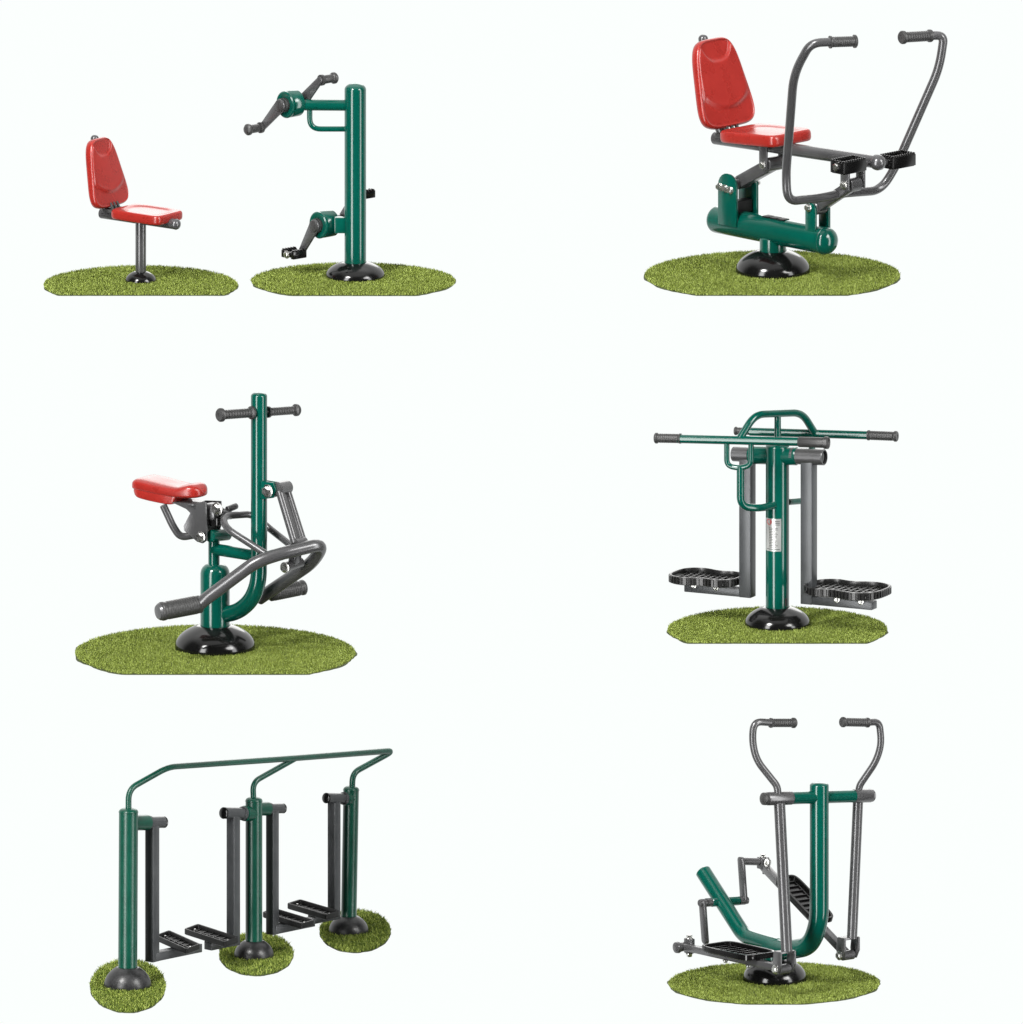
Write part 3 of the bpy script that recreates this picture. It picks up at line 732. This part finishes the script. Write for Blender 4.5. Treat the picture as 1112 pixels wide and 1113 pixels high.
crank_link(P(164, 713, dk(164)-6), P(174, 850, dk(174)-6))
crank_link(P(316, 704, dk(316)), P(306, 558, dk(306)))
ja = MB(); jd = dk(306)
ja.tube([P(300, 560, jd), P(372, 562, jd+52)], r(14))
ja.box(P(386, 566, jd+60), w*r(34), f*r(36), Z*r(44), r(4)); ja.prof(P(398, 592, jd+64), Z, [(-r(14), r(15)), (r(16), r(15))], 20)
ja.build('crank_joint', GREY, R)
bolts(R, STEEL, (P(386, 543, jd+58), Z, r(9), r(8)), (P(402, 566, jd+36), -f, r(12), r(8)))
e2 = P(388, 578, jd+58)
fb2 = MB().beam(q2, e2, Z, r(28), r(28), r(4)).build('foot_bar', GREY, R)
d2 = (q2-e2).normalized(); sd2 = w; n2 = sd2.cross(d2); n2 = n2 if n2.z > 0 else -n2
# tilted tray: built flat then turned
tr = tray(F, fb2, Vector((0, 0, 0)), Vector((1, 0, 0))*r(300), Vector((0, 1, 0))*r(104), r(22), 'footplate', 9, .025, 0, 6, 0, BLACK, 2)
M = Matrix((d2, sd2.normalized(), n2)).transposed().to_4x4(); tr.data.transform(M)
tr.data.transform(Matrix.Translation(e2.lerp(q2, .46)+n2*r(22)-w*r(0)))
if M.determinant() < 0: tr.data.flip_normals()

# ------------------------------------------------------------------ setting
m = MB(); b = 300
m.bm.faces.new([m.bm.verts.new(v) for v in ((-b, 70, -b), (b, 70, -b), (b, 70, 3), (-b, 70, 3))])
fl, nt, bs = new_mat('luminous white studio backdrop')
bs.inputs['Base Color'].default_value = (0, 0, 0, 1); bs.inputs['Specular IOR Level'].default_value = 0; bs.inputs['Roughness'].default_value = 1
nz = nt.nodes.new('ShaderNodeTexNoise'); nz.inputs['Scale'].default_value = .3
rp = nt.nodes.new('ShaderNodeValToRGB'); rp.color_ramp.elements[0].color = (.965, 1.0, .985, 1); rp.color_ramp.elements[1].color = (.975, 1.0, .99, 1)
nt.links.new(nz.outputs['Fac'], rp.inputs['Fac']); nt.links.new(rp.outputs['Color'], bs.inputs['Emission Color'])
bs.inputs['Emission Strength'].default_value = 1.0
tag(m.build('backdrop', fl), kind='structure')

# ------------------------------------------------------------------ light
world = bpy.data.worlds.new('World'); scene.world = world; world.use_nodes = True
nt = world.node_tree; N = nt.nodes; Lk = nt.links; bg = N['Background']
tc = N.new('ShaderNodeTexCoord'); sp = N.new('ShaderNodeSeparateXYZ'); Lk.new(tc.outputs['Generated'], sp.inputs[0])
def mt(op, a, b=None, c=None):
    n = N.new('ShaderNodeMath'); n.operation = op
    for i, v in enumerate((a, b, c)):
        if v is None: continue
        if isinstance(v, (int, float)): n.inputs[i].default_value = v
        else: Lk.new(v, n.inputs[i])
    return n.outputs[0]
def smooth(v, a, b):
    n = N.new('ShaderNodeMapRange'); n.interpolation_type = 'SMOOTHSTEP'
    Lk.new(v, n.inputs['Value']); n.inputs['From Min'].default_value = a; n.inputs['From Max'].default_value = b
    return n.outputs['Result']
X, Y, Zz = sp.outputs
az = mt('ARCTAN2', X, mt('MULTIPLY', Y, -1))       # 0 = towards the camera side, + to the right
def strip(c, hw, soft, lo, hi):
    d = mt('ABSOLUTE', mt('SUBTRACT', az, math.radians(c)))
    k = smooth(d, math.radians(hw+soft), math.radians(hw))
    return mt('MULTIPLY', mt('MULTIPLY', k, smooth(Zz, lo, lo+.1)), smooth(Zz, hi+.1, hi))
tot = mt('ADD', .03, mt('MULTIPLY', smooth(Y, .0, .5), 1.0))
tot = mt('ADD', tot, mt('MULTIPLY', strip(-36, 6, 3, -.5, .75), 12))
tot = mt('ADD', tot, mt('MULTIPLY', strip(58, 5, 3, -.5, .7), 8))
tot = mt('ADD', tot, mt('MULTIPLY', smooth(Zz, .7, .95), .9))
Lk.new(tot, bg.inputs['Strength']); bg.inputs['Color'].default_value = (1, 1, .99, 1)
def sun(name, azd, eld, st, ang):
    l = bpy.data.lights.new(name, 'SUN'); l.energy = st; l.angle = math.radians(ang); l.color = (1, .99, .97)
    o = bpy.data.objects.new(name, l); col.objects.link(o)
    a, e = math.radians(azd), math.radians(eld)
    d = Vector((math.sin(a)*math.cos(e), -math.cos(a)*math.cos(e), math.sin(e)))     # direction to the lamp
    o.rotation_euler = d.to_track_quat('Z', 'Y').to_euler()
sun('key_light', -36, 45, 2.25, 14)
sun('side_light', 48, 32, 1.3, 20)
sun('back_light', 176, 18, .38, 26)

# ------------------------------------------------------------------ camera
cam = bpy.data.cameras.new('camera'); cam.type = 'ORTHO'; cam.ortho_scale = 1113*S
cam.clip_start = .1; cam.clip_end = 600
co = bpy.data.objects.new('camera', cam); col.objects.link(co)
co.location = Vector((0, -CE, SE))*30; co.rotation_euler = (PI/2-E, 0, 0)
scene.camera = co
scene.view_settings.view_transform = 'Standard'; scene.view_settings.look = 'None'
scene.view_settings.exposure = 0; scene.view_settings.gamma = 1
scene.render.engine = 'CYCLES'
scene.cycles.use_adaptive_sampling = False
scene.cycles.use_denoising = True
try:
    scene.cycles.denoiser = 'OPENIMAGEDENOISE'; scene.cycles.denoising_input_passes = 'RGB_ALBEDO_NORMAL'
    scene.cycles.denoising_prefilter = 'ACCURATE'
except Exception: pass
world.cycles.sampling_method = 'MANUAL'; world.cycles.sample_map_resolution = 2048
